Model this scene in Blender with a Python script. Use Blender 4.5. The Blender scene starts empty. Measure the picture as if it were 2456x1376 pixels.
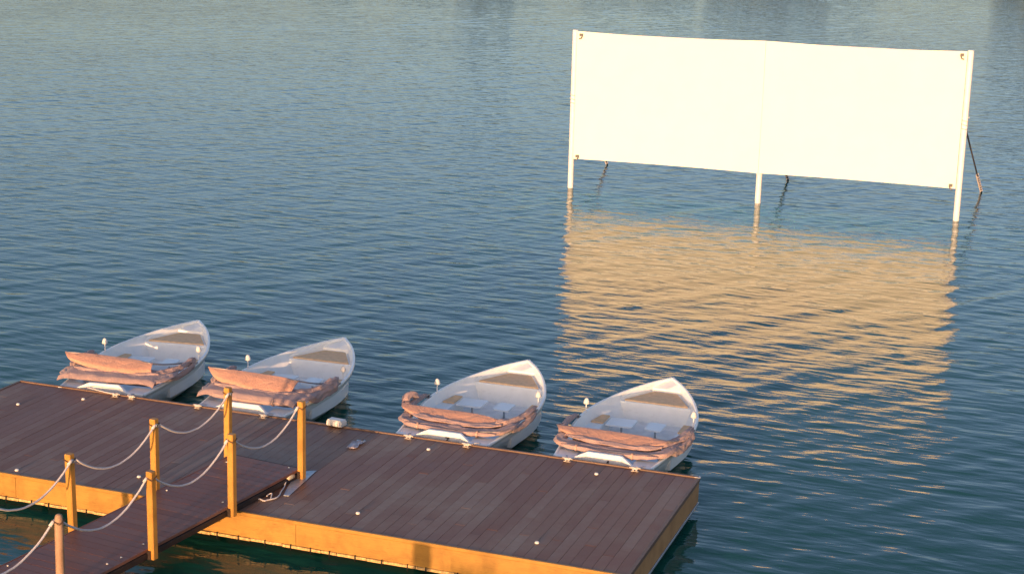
import bpy, math, random
import numpy as np
from mathutils import Vector, Matrix
random.seed(7)
rng = np.random.default_rng(11)
scene = bpy.context.scene
col = scene.collection
R = math.radians

# ------------------------------------------------------------------ camera
cam_d = bpy.data.cameras.new('camera')
cam = bpy.data.objects.new('camera', cam_d); col.objects.link(cam)
cam_d.sensor_width = 36.0
cam_d.lens = 36.0 * 3854.2 / 2456.0
cam_d.clip_start = 0.5; cam_d.clip_end = 6000
F = Vector((-0.323525, 0.917493, -0.231382)); U = Vector((-0.100879, 0.209695, 0.972549))
Rt = F.cross(U)
cam.matrix_world = Matrix(((Rt.x, U.x, -F.x, 4.6314), (Rt.y, U.y, -F.y, -17.6353), (Rt.z, U.z, -F.z, 8.3814), (0, 0, 0, 1)))
scene.camera = cam

# ------------------------------------------------------------------ light
SUN_EL, SUN_AZ = 3.1, 181.0          # degrees; the sun is low behind the camera, a little to the left
world = bpy.data.worlds.new('World'); scene.world = world; world.use_nodes = True
wn = world.node_tree; wn.nodes.clear()
sky = wn.nodes.new('ShaderNodeTexSky'); sky.sky_type = 'NISHITA'; sky.sun_disc = False
sky.sun_elevation = R(SUN_EL); sky.sun_rotation = R(SUN_AZ)
sky.air_density = 0.7; sky.dust_density = 2.4; sky.ozone_density = 0.9
bg = wn.nodes.new('ShaderNodeBackground'); bg.inputs['Strength'].default_value = 0.15
wo = wn.nodes.new('ShaderNodeOutputWorld')
wb_n = wn.nodes.new('ShaderNodeVectorMath'); wb_n.operation = 'MULTIPLY'    # camera white balance: cool
wb_n.inputs[1].default_value = (0.90, 0.925, 1.15)
wn.links.new(sky.outputs[0], wb_n.inputs[0]); wn.links.new(wb_n.outputs[0], bg.inputs[0]); wn.links.new(bg.outputs[0], wo.inputs[0])
sd = bpy.data.lights.new('sun', 'SUN'); sd.energy = 2.15; sd.angle = R(0.6); sd.color = (1.0, 0.585, 0.30)
sun = bpy.data.objects.new('sun', sd); col.objects.link(sun)
sdir = Vector((math.sin(R(SUN_AZ)) * math.cos(R(SUN_EL)), math.cos(R(SUN_AZ)) * math.cos(R(SUN_EL)), math.sin(R(SUN_EL))))
sun.rotation_euler = sdir.to_track_quat('Z', 'Y').to_euler()
scene.view_settings.view_transform = 'Standard'
scene.view_settings.look = 'None'
scene.view_settings.gamma = 1.0
scene.view_settings.use_curve_mapping = False
scene.view_settings.exposure = 1.55

# ------------------------------------------------------------------ node helpers
class NT:
    def __init__(self, name):
        self.m = bpy.data.materials.new(name); self.m.use_nodes = True
        self.t = self.m.node_tree; self.t.nodes.clear()
        self.out = self.t.nodes.new('ShaderNodeOutputMaterial')
        self.b = self.t.nodes.new('ShaderNodeBsdfPrincipled')
        self.t.links.new(self.b.outputs[0], self.out.inputs[0])
    def n(self, typ, **kw):
        nd = self.t.nodes.new(typ)
        for k, v in kw.items(): setattr(nd, k, v)
        return nd
    def l(self, a, b): self.t.links.new(a, b)
    def set(self, **kw):
        for k, v in kw.items():
            i = self.b.inputs[k.replace('_', ' ')]
            i.default_value = v
    def coord(self, kind='Object', scale=(1, 1, 1), rot=(0, 0, 0)):
        mp = self.n('ShaderNodeMapping')
        mp.inputs['Scale'].default_value = scale; mp.inputs['Rotation'].default_value = rot
        if kind == 'World':
            g = self.n('ShaderNodeNewGeometry'); self.l(g.outputs['Position'], mp.inputs[0])
        else:
            c = self.n('ShaderNodeTexCoord'); self.l(c.outputs[kind], mp.inputs[0])
        return mp.outputs[0]
    def noise(self, vec, scale, detail=3, rough=0.55, dist=0.0):
        nd = self.n('ShaderNodeTexNoise'); self.l(vec, nd.inputs['Vector'])
        nd.inputs['Scale'].default_value = scale; nd.inputs['Detail'].default_value = detail
        nd.inputs['Roughness'].default_value = rough; nd.inputs['Distortion'].default_value = dist
        return nd.outputs['Fac']
    def ramp(self, fac, stops):
        nd = self.n('ShaderNodeValToRGB'); self.l(fac, nd.inputs[0])
        e = nd.color_ramp.elements
        while len(e) < len(stops): e.new(0.5)
        for el, (p, c) in zip(e, stops):
            el.position = p; el.color = (c[0], c[1], c[2], 1) if not isinstance(c, float) else (c, c, c, 1)
        return nd.outputs[0]
    def mix(self, fac, a, b, blend='MIX'):
        nd = self.n('ShaderNodeMix', data_type='RGBA', blend_type=blend)
        for idx, v in ((0, fac), (6, a), (7, b)):
            if isinstance(v, (int, float)): nd.inputs[idx].default_value = v
            elif isinstance(v, tuple): nd.inputs[idx].default_value = (v[0], v[1], v[2], 1)
            else: self.l(v, nd.inputs[idx])
        return nd.outputs[2]
    def math(self, op, a, b=0.0, c=None):
        nd = self.n('ShaderNodeMath', operation=op)
        for i, v in enumerate((a, b, c)):
            if v is None: continue
            if isinstance(v, (int, float)): nd.inputs[i].default_value = v
            else: self.l(v, nd.inputs[i])
        return nd.outputs[0]
    def bump(self, h, strength=0.3, dist=0.01, normal=None):
        nd = self.n('ShaderNodeBump'); self.l(h, nd.inputs['Height'])
        nd.inputs['Strength'].default_value = strength; nd.inputs['Distance'].default_value = dist
        if normal is not None: self.l(normal, nd.inputs['Normal'])
        return nd.outputs[0]
    def col(self, c): self.l(c, self.b.inputs['Base Color'])
    def nrm(self, n): self.l(n, self.b.inputs['Normal'])
    def rough(self, r): self.l(r, self.b.inputs['Roughness'])

def rand_out(t):
    oi = t.n('ShaderNodeObjectInfo'); return oi.outputs['Random']

# --- composite decking: purplish brown, greyer where worn, ribbed along the board (object X is the board's length)
def decking(name, base=(0.205, 0.086, 0.044), worn=(0.30, 0.225, 0.17), wear=1.0):
    t = NT(name)
    v = t.coord('Object', (1.0, 14.0, 1.0)); r = rand_out(t)
    w = t.coord('World')
    grain = t.noise(v, 9.0, 4, 0.6)
    patch = t.noise(w, 0.55, 5, 0.62, 0.4)
    fine = t.noise(w, 6.0, 4, 0.6)
    c0 = t.mix(t.math('MULTIPLY', r, 0.30), base, (base[0] * 1.45, base[1] * 1.42, base[2] * 1.38))
    c1 = t.mix(t.ramp(grain, [(0.35, 0.0), (0.75, 0.35)]), c0, (base[0] * 0.6, base[1] * 0.6, base[2] * 0.62))
    k = t.math('ADD', t.math('MULTIPLY', patch, 1.0), t.math('MULTIPLY', t.math('SUBTRACT', r, 0.5), 0.14))
    k = t.ramp(k, [(0.42, 0.0), (0.66, 0.9 * wear)])
    c2 = t.mix(t.math('MULTIPLY', k, t.ramp(fine, [(0.2, 0.5), (0.7, 1.0)])), c1, worn)
    # pale scuffs and dried salt
    sp = t.noise(w, 38.0, 2, 0.7)
    c3 = t.mix(t.ramp(sp, [(0.70, 0.0), (0.80, 0.25)]), c2, (0.34, 0.29, 0.27))
    t.col(c3)
    t.rough(t.ramp(patch, [(0.3, 0.42), (0.7, 0.62)]))
    wv = t.n('ShaderNodeTexWave'); wv.bands_direction = 'Y'; wv.inputs['Scale'].default_value = 28.0
    wv.inputs['Distortion'].default_value = 0.0
    t.l(t.coord('Object'), wv.inputs[0])
    h = t.math('ADD', t.math('MULTIPLY', wv.outputs['Fac'], 0.5), t.math('MULTIPLY', grain, 0.7))
    t.nrm(t.bump(h, 0.25, 0.002))
    t.set(Specular_IOR_Level=0.36)
    return t.m

def wood(name, a, b, rough=0.5, axis='X', dark=0.6):
    t = NT(name)
    sc = {'X': (1.2, 16, 16), 'Z': (16, 16, 1.2), 'Y': (16, 1.2, 16)}[axis]
    v = t.coord('Object', sc); r = rand_out(t)
    g = t.noise(v, 2.2, 5, 0.62, 1.2)
    c = t.mix(g, a, b)
    c = t.mix(t.math('MULTIPLY', r, 0.35), c, (a[0] * 0.75, a[1] * 0.68, a[2] * 0.6))
    g2 = t.noise(v, 7.0, 3, 0.7)
    c = t.mix(t.ramp(g2, [(0.58, 0.0), (0.72, dark)]), c, (a[0] * 0.35, a[1] * 0.3, a[2] * 0.25))
    st = t.noise(t.coord('World', (1, 1, 1)), 3.0, 5, 0.65)
    c = t.mix(t.ramp(st, [(0.44, 0.0), (0.72, 0.55)]), c, (a[0] * 0.5, a[1] * 0.42, a[2] * 0.38))
    t.col(c); t.set(Roughness=rough, Specular_IOR_Level=0.4)
    t.nrm(t.bump(g2, 0.3, 0.004))
    return t.m

def plain(name, c, rough=0.5, var=0.12, scale=8.0, metal=0.0, bump=0.15, spec=0.4):
    t = NT(name)
    w = t.coord('Object')
    n = t.noise(w, scale, 5, 0.62)
    t.col(t.mix(t.ramp(n, [(0.3, 0.0), (0.75, 1.0)]), tuple(x * (1 + var) for x in c), tuple(x * (1 - 1.6 * var) for x in c)))
    t.set(Roughness=rough, Metallic=metal, Specular_IOR_Level=spec)
    t.nrm(t.bump(n, bump, 0.004))
    return t.m

def gelcoat(name, c=(0.93, 0.92, 0.86)):
    t = NT(name)
    w = t.coord('Object', (1, 1, 1)); s = t.coord('Object', (2.0, 0.5, 5.0))
    n = t.noise(w, 5.0, 5, 0.65); d = t.noise(s, 3.0, 5, 0.7)
    cc = t.mix(t.ramp(n, [(0.45, 0.0), (0.8, 0.35)]), c, (c[0] * 0.78, c[1] * 0.77, c[2] * 0.74))
    cc = t.mix(t.ramp(d, [(0.58, 0.0), (0.8, 0.3)]), cc, (0.42, 0.40, 0.33))
    # waterline slime below z 0.06
    g = t.n('ShaderNodeNewGeometry'); sx = t.n('ShaderNodeSeparateXYZ'); t.l(g.outputs['Position'], sx.inputs[0])
    zz = t.math('ADD', sx.outputs[2], t.math('MULTIPLY', t.math('SUBTRACT', n, 0.5), 0.05))
    cc = t.mix(t.ramp(t.math('MULTIPLY', zz, 5.0), [(0.15, 0.85), (0.42, 0.0)]), cc, (0.07, 0.085, 0.045))
    t.col(cc); t.set(Roughness=0.33, Coat_Weight=0.25, Coat_Roughness=0.2)
    t.nrm(t.bump(n, 0.06, 0.01))
    return t.m

def fabric(name, c, r=0.82):
    t = NT(name)
    w = t.coord('Object'); n = t.noise(w, 4.0, 5, 0.6, 0.5); f = t.noise(w, 26.0, 4, 0.65, 0.8)
    cc = t.mix(t.ramp(n, [(0.3, 0.0), (0.75, 0.55)]), c, (c[0] * 0.72, c[1] * 0.70, c[2] * 0.74))
    t.col(cc); t.set(Roughness=r, Sheen_Weight=0.15)
    h = t.math('ADD', t.math('MULTIPLY', n, 2.5), t.math('MULTIPLY', f, 0.5))
    t.nrm(t.bump(h, 0.8, 0.022))
    return t.m

def water_mat():
    t = NT('water_surface')
    g = t.n('ShaderNodeNewGeometry')
    pos = g.outputs['Position']
    def mapped(rot, sx, sy):
        mp = t.n('ShaderNodeMapping'); t.l(pos, mp.inputs[0])
        mp.inputs['Rotation'].default_value = (0, 0, R(rot)); mp.inputs['Scale'].default_value = (sx, sy, 1)
        return mp.outputs[0]
    # crests run about 50 degrees anticlockwise of +X; after turning by -50 they run along X
    a = t.noise(mapped(-57, 0.30, 1.0), 4.4, 2, 0.45, 0.10)
    b = t.noise(mapped(-50, 0.38, 1.0), 12.0, 3, 0.5, 0.2)
    c = t.noise(mapped(-57, 0.26, 1.0), 2.3, 2, 0.45, 0.10)
    gust = t.noise(mapped(-20, 0.5, 1.0), 0.075, 4, 0.6, 0.6)
    gf = t.ramp(gust, [(0.3, 0.45), (0.7, 1.0)])
    h = t.math('ADD', t.math('MULTIPLY', a, 0.024), t.math('MULTIPLY', b, 0.0050))
    h = t.math('MULTIPLY', h, gf)
    h = t.math('ADD', h, t.math('MULTIPLY', c, 0.034))
    bp = t.n('ShaderNodeBump'); t.l(h, bp.inputs['Height'])
    bp.inputs['Strength'].default_value = 1.0; bp.inputs['Distance'].default_value = 1.0
    t.nrm(bp.outputs[0])
    deep = t.noise(mapped(0, 1, 1), 0.05, 3, 0.5)
    t.col(t.mix(deep, (0.010, 0.076, 0.058), (0.013, 0.086, 0.065)))
    t.set(Roughness=0.03, IOR=1.27, Specular_IOR_Level=0.5)
    return t.m

M = {}
M['deck'] = decking('deck_boards')
M['deck2'] = decking('gangway_boards', (0.195, 0.074, 0.045), (0.25, 0.17, 0.14), 0.5)
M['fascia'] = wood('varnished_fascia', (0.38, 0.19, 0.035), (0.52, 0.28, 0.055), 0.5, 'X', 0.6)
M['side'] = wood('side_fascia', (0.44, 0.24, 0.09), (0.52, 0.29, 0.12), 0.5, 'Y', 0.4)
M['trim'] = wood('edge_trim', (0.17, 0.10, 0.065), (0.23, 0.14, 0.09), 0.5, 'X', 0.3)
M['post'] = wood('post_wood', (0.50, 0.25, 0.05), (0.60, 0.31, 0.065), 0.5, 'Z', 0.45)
M['oldpost'] = wood('weathered_post_wood', (0.34, 0.20, 0.12), (0.50, 0.32, 0.20), 0.7, 'Z', 0.5)
M['dark'] = plain('dark_stained_timber', (0.035, 0.022, 0.018), 0.55, 0.3, 6)
M['under'] = plain('deck_frame', (0.012, 0.009, 0.008), 0.9)
M['float'] = plain('black_float', (0.014, 0.014, 0.013), 0.6, 0.4, 9, spec=0.3)
M['rope'] = plain('white_rope', (0.62, 0.56, 0.54), 0.85, 0.15, 60, bump=0.5)
M['twine'] = plain('dark_twine', (0.10, 0.06, 0.04), 0.9)
M['cap'] = plain('white_plastic', (0.72, 0.68, 0.62), 0.4, 0.1, 20)
M['cleat'] = plain('weathered_cleat', (0.52, 0.44, 0.36), 0.5, 0.2, 30)
M['steel'] = plain('galvanised_steel', (0.42, 0.45, 0.48), 0.42, 0.2, 14, metal=0.6)
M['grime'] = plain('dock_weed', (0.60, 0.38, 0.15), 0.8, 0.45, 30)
M['white'] = gelcoat('white_gelcoat')
M['liner'] = gelcoat('grey_white_liner', (0.93, 0.92, 0.87))
M['floorg'] = plain('grey_boat_floor', (0.84, 0.85, 0.84), 0.6, 0.1, 7)
M['tan'] = plain('tan_cushion', (0.86, 0.56, 0.31), 0.8, 0.1, 12, bump=0.3)
M['fab'] = fabric('terracotta_canvas_lit', (0.58, 0.30, 0.20))  # sunlit copy of the canopy canvas: warm light put into its colour
M['fab_shade'] = fabric('terracotta_canvas_shaded', (0.43, 0.285, 0.25))  # shaded copy of that canvas: the shade is put into its colour
M['band'] = plain('canvas_strap', (0.55, 0.33, 0.24), 0.8)
M['tube'] = plain('dull_tube', (0.22, 0.20, 0.21), 0.4, 0.1, 10, metal=0.5)
M['black'] = plain('black_lettering', (0.02, 0.02, 0.022), 0.6)
M['screen'] = plain('white_screen_cloth', (0.86, 0.84, 0.71), 0.85, 0.015, 1.5, bump=0.05)
M['seam'] = plain('seam_tape', (0.84, 0.82, 0.62), 0.8)
M['pipe'] = plain('white_painted_pipe', (0.76, 0.75, 0.73), 0.45, 0.06, 5)
M['rust'] = plain('grey_hook', (0.16, 0.15, 0.14), 0.7, 0.3, 20)
M['plastic'] = plain('clear_wrapper', (0.46, 0.40, 0.40), 0.25, 0.2, 25)
M['knob'] = plain('cream_plug', (0.80, 0.62, 0.36), 0.5)
M['bark'] = plain('bark', (0.07, 0.05, 0.035), 0.9, 0.3, 12)
M['leaf'] = plain('tree_leaves', (0.035, 0.045, 0.014), 0.8, 0.4, 2.5)
M['shore'] = plain('shore_ground', (0.12, 0.11, 0.06), 0.95, 0.3, 0.3)
M['water'] = water_mat()

# ------------------------------------------------------------------ mesh helpers
class MB:
    def __init__(s): s.v = []; s.f = []; s.sm = []
    def add(s, vs, fs, smooth=False):
        o = len(s.v); s.v += [tuple(v) for v in vs]; s.f += [tuple(i + o for i in f) for f in fs]; s.sm += [smooth] * len(fs); return s
    def box(s, x0, x1, y0, y1, z0, z1, bev=0.0):
        if bev <= 0:
            vs = [(x, y, z) for z in (z0, z1) for y in (y0, y1) for x in (x0, x1)]
            return s.add(vs, [(0, 2, 3, 1), (4, 5, 7, 6), (0, 1, 5, 4), (2, 6, 7, 3), (0, 4, 6, 2), (1, 3, 7, 5)])
        b = bev   # chamfered upper and lower rims
        rings = []
        for z, d in ((z0, b), (z0 + b, 0), (z1 - b, 0), (z1, b)):
            rings.append([(x0 + d, y0 + d, z), (x1 - d, y0 + d, z), (x1 - d, y1 - d, z), (x0 + d, y1 - d, z)])
        vs = sum(rings, []); fs = [(3, 2, 1, 0), (12, 13, 14, 15)]
        for k in range(3):
            for i in range(4):
                j = (i + 1) % 4; fs.append((k * 4 + i, k * 4 + j, k * 4 + 4 + j, k * 4 + 4 + i))
        return s.add(vs, fs)
    def tube(s, pts, r, n=8, caps=True, closed=False):
        pts = [Vector(p) for p in pts]; m = len(pts)
        rs = r if isinstance(r, (list, tuple)) else [r] * m
        vs = []; up = None
        for i, p in enumerate(pts):
            if closed: d = pts[(i + 1) % m] - pts[i - 1]
            else: d = pts[min(i + 1, m - 1)] - pts[max(i - 1, 0)]
            d.normalize()
            if up is None:
                up = Vector((0, 0, 1)) if abs(d.z) < 0.9 else Vector((1, 0, 0))
            a = d.cross(up); a.normalize(); b = a.cross(d); up = b
            for k in range(n):
                t = 2 * math.pi * k / n; vs.append(p + (a * math.cos(t) + b * math.sin(t)) * rs[i])
        fs = []
        for i in range(m if closed else m - 1):
            for k in range(n):
                k2 = (k + 1) % n; i2 = (i + 1) % m
                fs.append((i * n + k, i * n + k2, i2 * n + k2, i2 * n + k))
        if caps and not closed:
            s.add(vs, fs + [], True); o = len(s.v) - len(vs)
            s.f += [tuple(o + k for k in range(n))[::-1], tuple(o + (m - 1) * n + k for k in range(n))]; s.sm += [False, False]
            return s
        return s.add(vs, fs, True)
    def grid(s, rows, smooth=True, flip=False, closeu=False):
        n = len(rows[0]); vs = [p for r in rows for p in r]; fs = []
        for i in range(len(rows) - 1):
            for j in range(n if closeu else n - 1):
                j2 = (j + 1) % n
                f = (i * n + j, i * n + j2, (i + 1) * n + j2, (i + 1) * n + j)
                fs.append(f[::-1] if flip else f)
        return s.add(vs, fs, smooth)
    def lathe(s, prof, cx=0, cy=0, n=16):
        rows = [[(cx + r * math.cos(2 * math.pi * k / n), cy + r * math.sin(2 * math.pi * k / n), z) for k in range(n)] for r, z in prof]
        return s.grid(rows, True, False, True)
    def mesh(s, name, mat):
        me = bpy.data.meshes.new(name); me.from_pydata([tuple(v) for v in s.v], [], s.f)
        me.polygons.foreach_set('use_smooth', s.sm); me.materials.append(mat); me.update(); return me
    def build(s, name, mat, parent=None, loc=None, rot=None):
        return place(s.mesh(name, mat), name, parent, loc, rot)

def place(me, name, parent=None, loc=None, rot=None):
    o = bpy.data.objects.new(name, me); col.objects.link(o)
    if loc is not None: o.location = loc
    if rot is not None: o.rotation_euler = rot
    if parent: o.parent = parent
    return o
def thing(name, label, cat, loc=(0, 0, 0), rz=0.0, group=None):
    o = bpy.data.objects.new(name, None); col.objects.link(o); o.location = loc; o.rotation_euler = (0, 0, rz)
    return tag(o, label, cat, group)
def tag(o, label, cat, group=None):
    o['label'] = label; o['category'] = cat
    if group: o['group'] = group
    return o

# ------------------------------------------------------------------ water: graded sheet with a directional wave spectrum
def build_water():
    def grade(stops):
        out = [stops[0][0]]
        for (a, sa), (b, sb) in zip(stops[:-1], stops[1:]):
            x = a
            while x < b - 1e-6:
                t = (x - a) / (b - a); x += sa + (sb - sa) * t
                out.append(min(x, b))
        return np.array(out)
    ys = grade([(-40, 1.0), (-10, 0.12), (-6, 0.085), (18, 0.085), (40, 0.14), (75, 0.25), (170, 0.5), (200, 2.0), (500, 12), (2500, 120)])
    xs = grade([(-1500, 90), (-300, 12), (-90, 0.5), (-60, 0.3), (-30, 0.16), (-20, 0.11), (9, 0.11), (22, 0.5), (80, 5), (400, 40), (1500, 90)])
    X, Y = np.meshgrid(xs, ys); Z = np.zeros_like(X)
    dx = np.gradient(xs)[None, :]; dy = np.gradient(ys)[:, None]
    N = 120
    lam = np.exp(rng.uniform(np.log(0.38), np.log(2.3), N))
    th = R(-33) + rng.normal(0, R(9), N)
    sec = rng.random(N) < 0.08
    th[sec] = R(-95) + rng.normal(0, R(22), int(sec.sum()))
    slope = 0.037 / math.sqrt(N / 2) * (lam / 0.9) ** -0.5
    ph = rng.uniform(0, 6.283, N)
    gust = 0.78 + 0.22 * np.sin(X * 0.11 + 1.3 * np.sin(Y * 0.045)) * np.sin(Y * 0.08 + 0.7 * np.sin(X * 0.06) + 1.0)
    for i in range(N):
        k = 2 * math.pi / lam[i]; kx, ky = k * math.cos(th[i]), k * math.sin(th[i])
        # drop what the mesh is too coarse to carry
        ax = np.clip(2.2 - 0.55 * np.abs(kx) * dx, 0, 1); ay = np.clip(2.2 - 0.55 * np.abs(ky) * dy, 0, 1)
        jx = np.where(ax[0] > 0)[0]; jy = np.where(ay[:, 0] > 0)[0]
        if len(jx) == 0 or len(jy) == 0: continue
        sl = (slice(jy[0], jy[-1] + 1), slice(jx[0], jx[-1] + 1))
        p = (kx * X[sl] + ky * Y[sl] + ph[i]).astype(np.float32)
        s = np.sin(p)
        Z[sl] += (ax[:, sl[1]] * ay[sl[0]]) * (slope[i] / k) * (s + 0.18 * (s * s - 0.5))
    Z *= gust
    Z = Z.astype(np.float32)
    ny, nx = X.shape
    co = np.stack([X, Y, Z], -1).reshape(-1, 3).astype(np.float32)
    idx = np.arange(ny * nx).reshape(ny, nx)
    q = np.stack([idx[:-1, :-1], idx[:-1, 1:], idx[1:, 1:], idx[1:, :-1]], -1).reshape(-1, 4)
    me = bpy.data.meshes.new('water'); me.vertices.add(len(co)); me.vertices.foreach_set('co', co.ravel())
    me.loops.add(q.size); me.loops.foreach_set('vertex_index', q.ravel().astype(np.int32))
    me.polygons.add(len(q)); me.polygons.foreach_set('loop_start', (np.arange(len(q)) * 4).astype(np.int32))
    me.polygons.foreach_set('loop_total', np.full(len(q), 4, np.int32))
    me.polygons.foreach_set('use_smooth', np.ones(len(q), bool))
    me.update(); me.materials.append(M['water'])
    o = place(me, 'water'); o['kind'] = 'structure'
    print('water quads', len(q))
build_water()

# ------------------------------------------------------------------ floating pontoon
HP, L, D = 0.5, 11.49, 3.72
pont = thing('floating_pontoon', 'long brown boarded floating pontoon with orange lit front edge, boats moored behind it', 'pontoon', (0, 0, 0))
fr = MB().box(-L + 0.03, -0.03, 0.03, D - 0.03, 0.16, HP - 0.026); fr.build('deck_frame', M['under'], pont)
PW = 0.1425; pitch = 0.1468
n_b = int((L - 0.05) / pitch); pitch = (L - 0.05) / n_b
plank_cache = {}
def plank(length, width, mat, name='plank'):
    key = (round(length, 3), round(width, 4), mat.name)
    if key not in plank_cache:
        plank_cache[key] = MB().box(-length / 2, length / 2, -width / 2, width / 2, -0.024, 0, 0.0022).mesh(name, mat)
    return plank_cache[key]
prv = random.Random(3)
for i in range(n_b):
    x = -L + 0.025 + pitch * (i + 0.5)
    kind = (i * 7 + i // 3) % 4
    cut = [0.72, 2.32, 0.50, 1.60][kind] if i % 2 == 0 else [1.30, 2.32, 0.72, 2.9][kind]
    for a, b in ((0.026, cut - 0.0025), (cut + 0.0025, D - 0.026)):
        place(plank(b - a, pitch - 0.0030, M['deck']), 'plank', pont, (x, (a + b) / 2, HP + prv.uniform(-0.0016, 0.0016)), (prv.uniform(-0.004, 0.004), 0, R(90) + prv.uniform(-0.0004, 0.0004)))
# edge trims: low lip at the back and sides, flush strip at the front
MB().box(-L, 0, D - 0.024, D + 0.022, HP - 0.05, HP + 0.018, 0.004).build('edge_trim', M['trim'], pont)
MB().box(-0.024, 0.022, 0.0, D - 0.026, HP - 0.05, HP + 0.012, 0.004).build('edge_trim', M['trim'], pont)
MB().box(-L - 0.022, -L + 0.024, 0.0, D - 0.026, HP - 0.05, HP + 0.012, 0.004).build('edge_trim', M['trim'], pont)
MB().box(-L - 0.022, 0.022, -0.020, 0.022, HP - 0.042, HP + 0.004, 0.004).build('edge_trim', M['fascia'], pont)
# front fascia boards
for a, b in ((-L - 0.02, -8.84), (-8.84, -4.49), (-4.49, -0.14), (-0.14, 0.02)):
    w = b - a - 0.005; xm = (a + b) / 2
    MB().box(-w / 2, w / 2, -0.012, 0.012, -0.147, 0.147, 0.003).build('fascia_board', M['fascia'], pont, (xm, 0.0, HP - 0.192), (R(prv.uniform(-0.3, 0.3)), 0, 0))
# lower rail, broken and weedy, in short lengths
x = -L
while x < -0.05:
    w = min(prv.uniform(0.22, 0.62), -x); z = 0.138 + prv.uniform(-0.008, 0.006); pr = prv.uniform(0.004, 0.016)
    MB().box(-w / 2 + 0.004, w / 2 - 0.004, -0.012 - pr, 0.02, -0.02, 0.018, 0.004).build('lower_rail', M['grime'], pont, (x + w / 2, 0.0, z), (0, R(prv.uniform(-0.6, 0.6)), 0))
    x += w
for k in range(34):                                   # bolts and lashings that show under the rail
    x = -L + 0.2 + k * 0.335 + prv.uniform(-0.08, 0.08)
    MB().tube([(0, 0, 0.055), (0, -0.006, 0.0), (0.004, 0.004, -0.03 - prv.uniform(0, .03))], 0.008, 6).build('rail_bolt', M['float'], pont, (x, -0.03, 0.12))
# side and back fascias
for sx in (0.0, -L):
    MB().box(-0.011, 0.011, -D / 2 + 0.02, D / 2 - 0.02, -0.15, 0.147, 0.003).build('fascia_board', M['side'], pont, (sx, D / 2, HP - 0.2))
    MB().box(-0.018, 0.018, -D / 2 + 0.02, D / 2 - 0.02, -0.016, 0.016, 0.003).build('lower_rail', M['steel'], pont, (sx + (0.006 if sx == 0 else -0.006), D / 2, 0.13))
MB().box(-L / 2, L / 2, -0.011, 0.011, -0.15, 0.147, 0.003).build('fascia_board', M['side'], pont, (-L / 2, D, HP - 0.2))
# floats below
for k in range(8):
    xa = -L + 0.15 + k * 1.42
    MB().box(-0.66, 0.66, -1.62, 1.62, -0.34, 0.16, 0.04).build('float', M['float'], pont, (xa + 0.66, D / 2, 0.0))
# corner bracket
MB().box(-0.06, 0.028, 0, 0.06, -0.004, 0.0025).build('corner_plate', M['steel'], pont, (0, D - 0.03, HP + 0.014))
cap_me = MB().lathe([(0.030, 0), (0.030, 0.012), (0.022, 0.022), (0.0, 0.026)], n=12).mesh('deck_cap', M['cap'])
for x, y in [(-9.98, 3.29), (-10.75, 2.65), (-8.92, 0.14), (-7.23, 0.59), (-6.60, 0.31), (-3.86, 0.55), (-3.99, 3.28), (-1.39, 3.27), (-1.35, 0.53)]:
    place(cap_me, 'deck_cap', pont, (x, y, HP + 0.002))
# mooring cleats along the back edge
def cleat_me():
    m = MB(); m.tube([(-0.085, 0, 0.045), (-0.03, 0, 0.055), (0.03, 0, 0.055), (0.085, 0, 0.045)], [0.010, 0.014, 0.014, 0.010], 8)
    m.box(-0.03, -0.014, -0.012, 0.012, 0, 0.05); m.box(0.014, 0.03, -0.012, 0.012, 0, 0.05); m.box(-0.055, 0.055, -0.024, 0.024, 0, 0.008, 0.002)
    return m.mesh('mooring_cleat', M['cleat'])
cme = cleat_me()
CLEATS = [(-9.60, 3.62), (-9.30, 3.62), (-8.10, 3.64), (-6.92, 3.62), (-4.46, 3.62), (-3.52, 3.62), (-1.94, 3.62), (-0.92, 3.62)]
for x, y in CLEATS: place(cme, 'mooring_cleat', pont, (x, y, HP + 0.002), (0, 0, prv.uniform(-0.2, 0.2)))

# ------------------------------------------------------------------ gangway
GA = 0.1164
gang = thing('gangway', 'brown boarded gangway with orange posts and white ropes leading onto the pontoon', 'gangway', (-5.3146, 0, 0), -GA)
# local frame: +Y towards the pontoon, X=0 the line of right posts, X=-GW the left ones
GW, SP, S0, GZ = 1.2564, 1.6242, 1.4573, 0.63
S_END = S0 + 0.03; S_BEG = S0 - 4.75 * SP
MB().box(-GW + 0.075, -0.075, S_BEG, S_END - 0.02, GZ - 0.115, GZ - 0.026).build('deck_frame', M['under'], gang)
n_g = int((S_END - S_BEG) / 0.1455)
for i in range(n_g):
    y = S_END - 0.1455 * (i + 0.5)
    place(plank(GW - 0.112, 0.141, M['deck2']), 'plank', gang, (-GW / 2, y, GZ + prv.uniform(-0.001, 0.001)), (0, 0, prv.uniform(-0.0006, 0.0006)))
MB().box(-GW + 0.055, -0.055, S_END + 0.001, S_END + 0.022, GZ - 0.10, GZ + 0.001, 0.003).build('end_board', M['dark'], gang)
for sx in (-0.05, -GW + 0.05):
    o = 1 if sx > -0.5 else -1
    MB().box(-0.006, 0.006, 0, S_END - S_BEG, -0.034, 0.005, 0.002).build('side_strip', M['deck2'], gang, (sx + o * 0.004, S_BEG, GZ))
    MB().box(-0.008, 0.008, 0, S_END - S_BEG, -0.05, -0.0365, 0.001).build('side_channel', M['under'], gang, (sx - o * 0.006, S_BEG, GZ))
    MB().box(-0.012, 0.012, 0, S_END - S_BEG, -0.127, -0.052, 0.004).build('side_beam', M['dark'], gang, (sx + o * 0.003, S_BEG, GZ))
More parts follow.
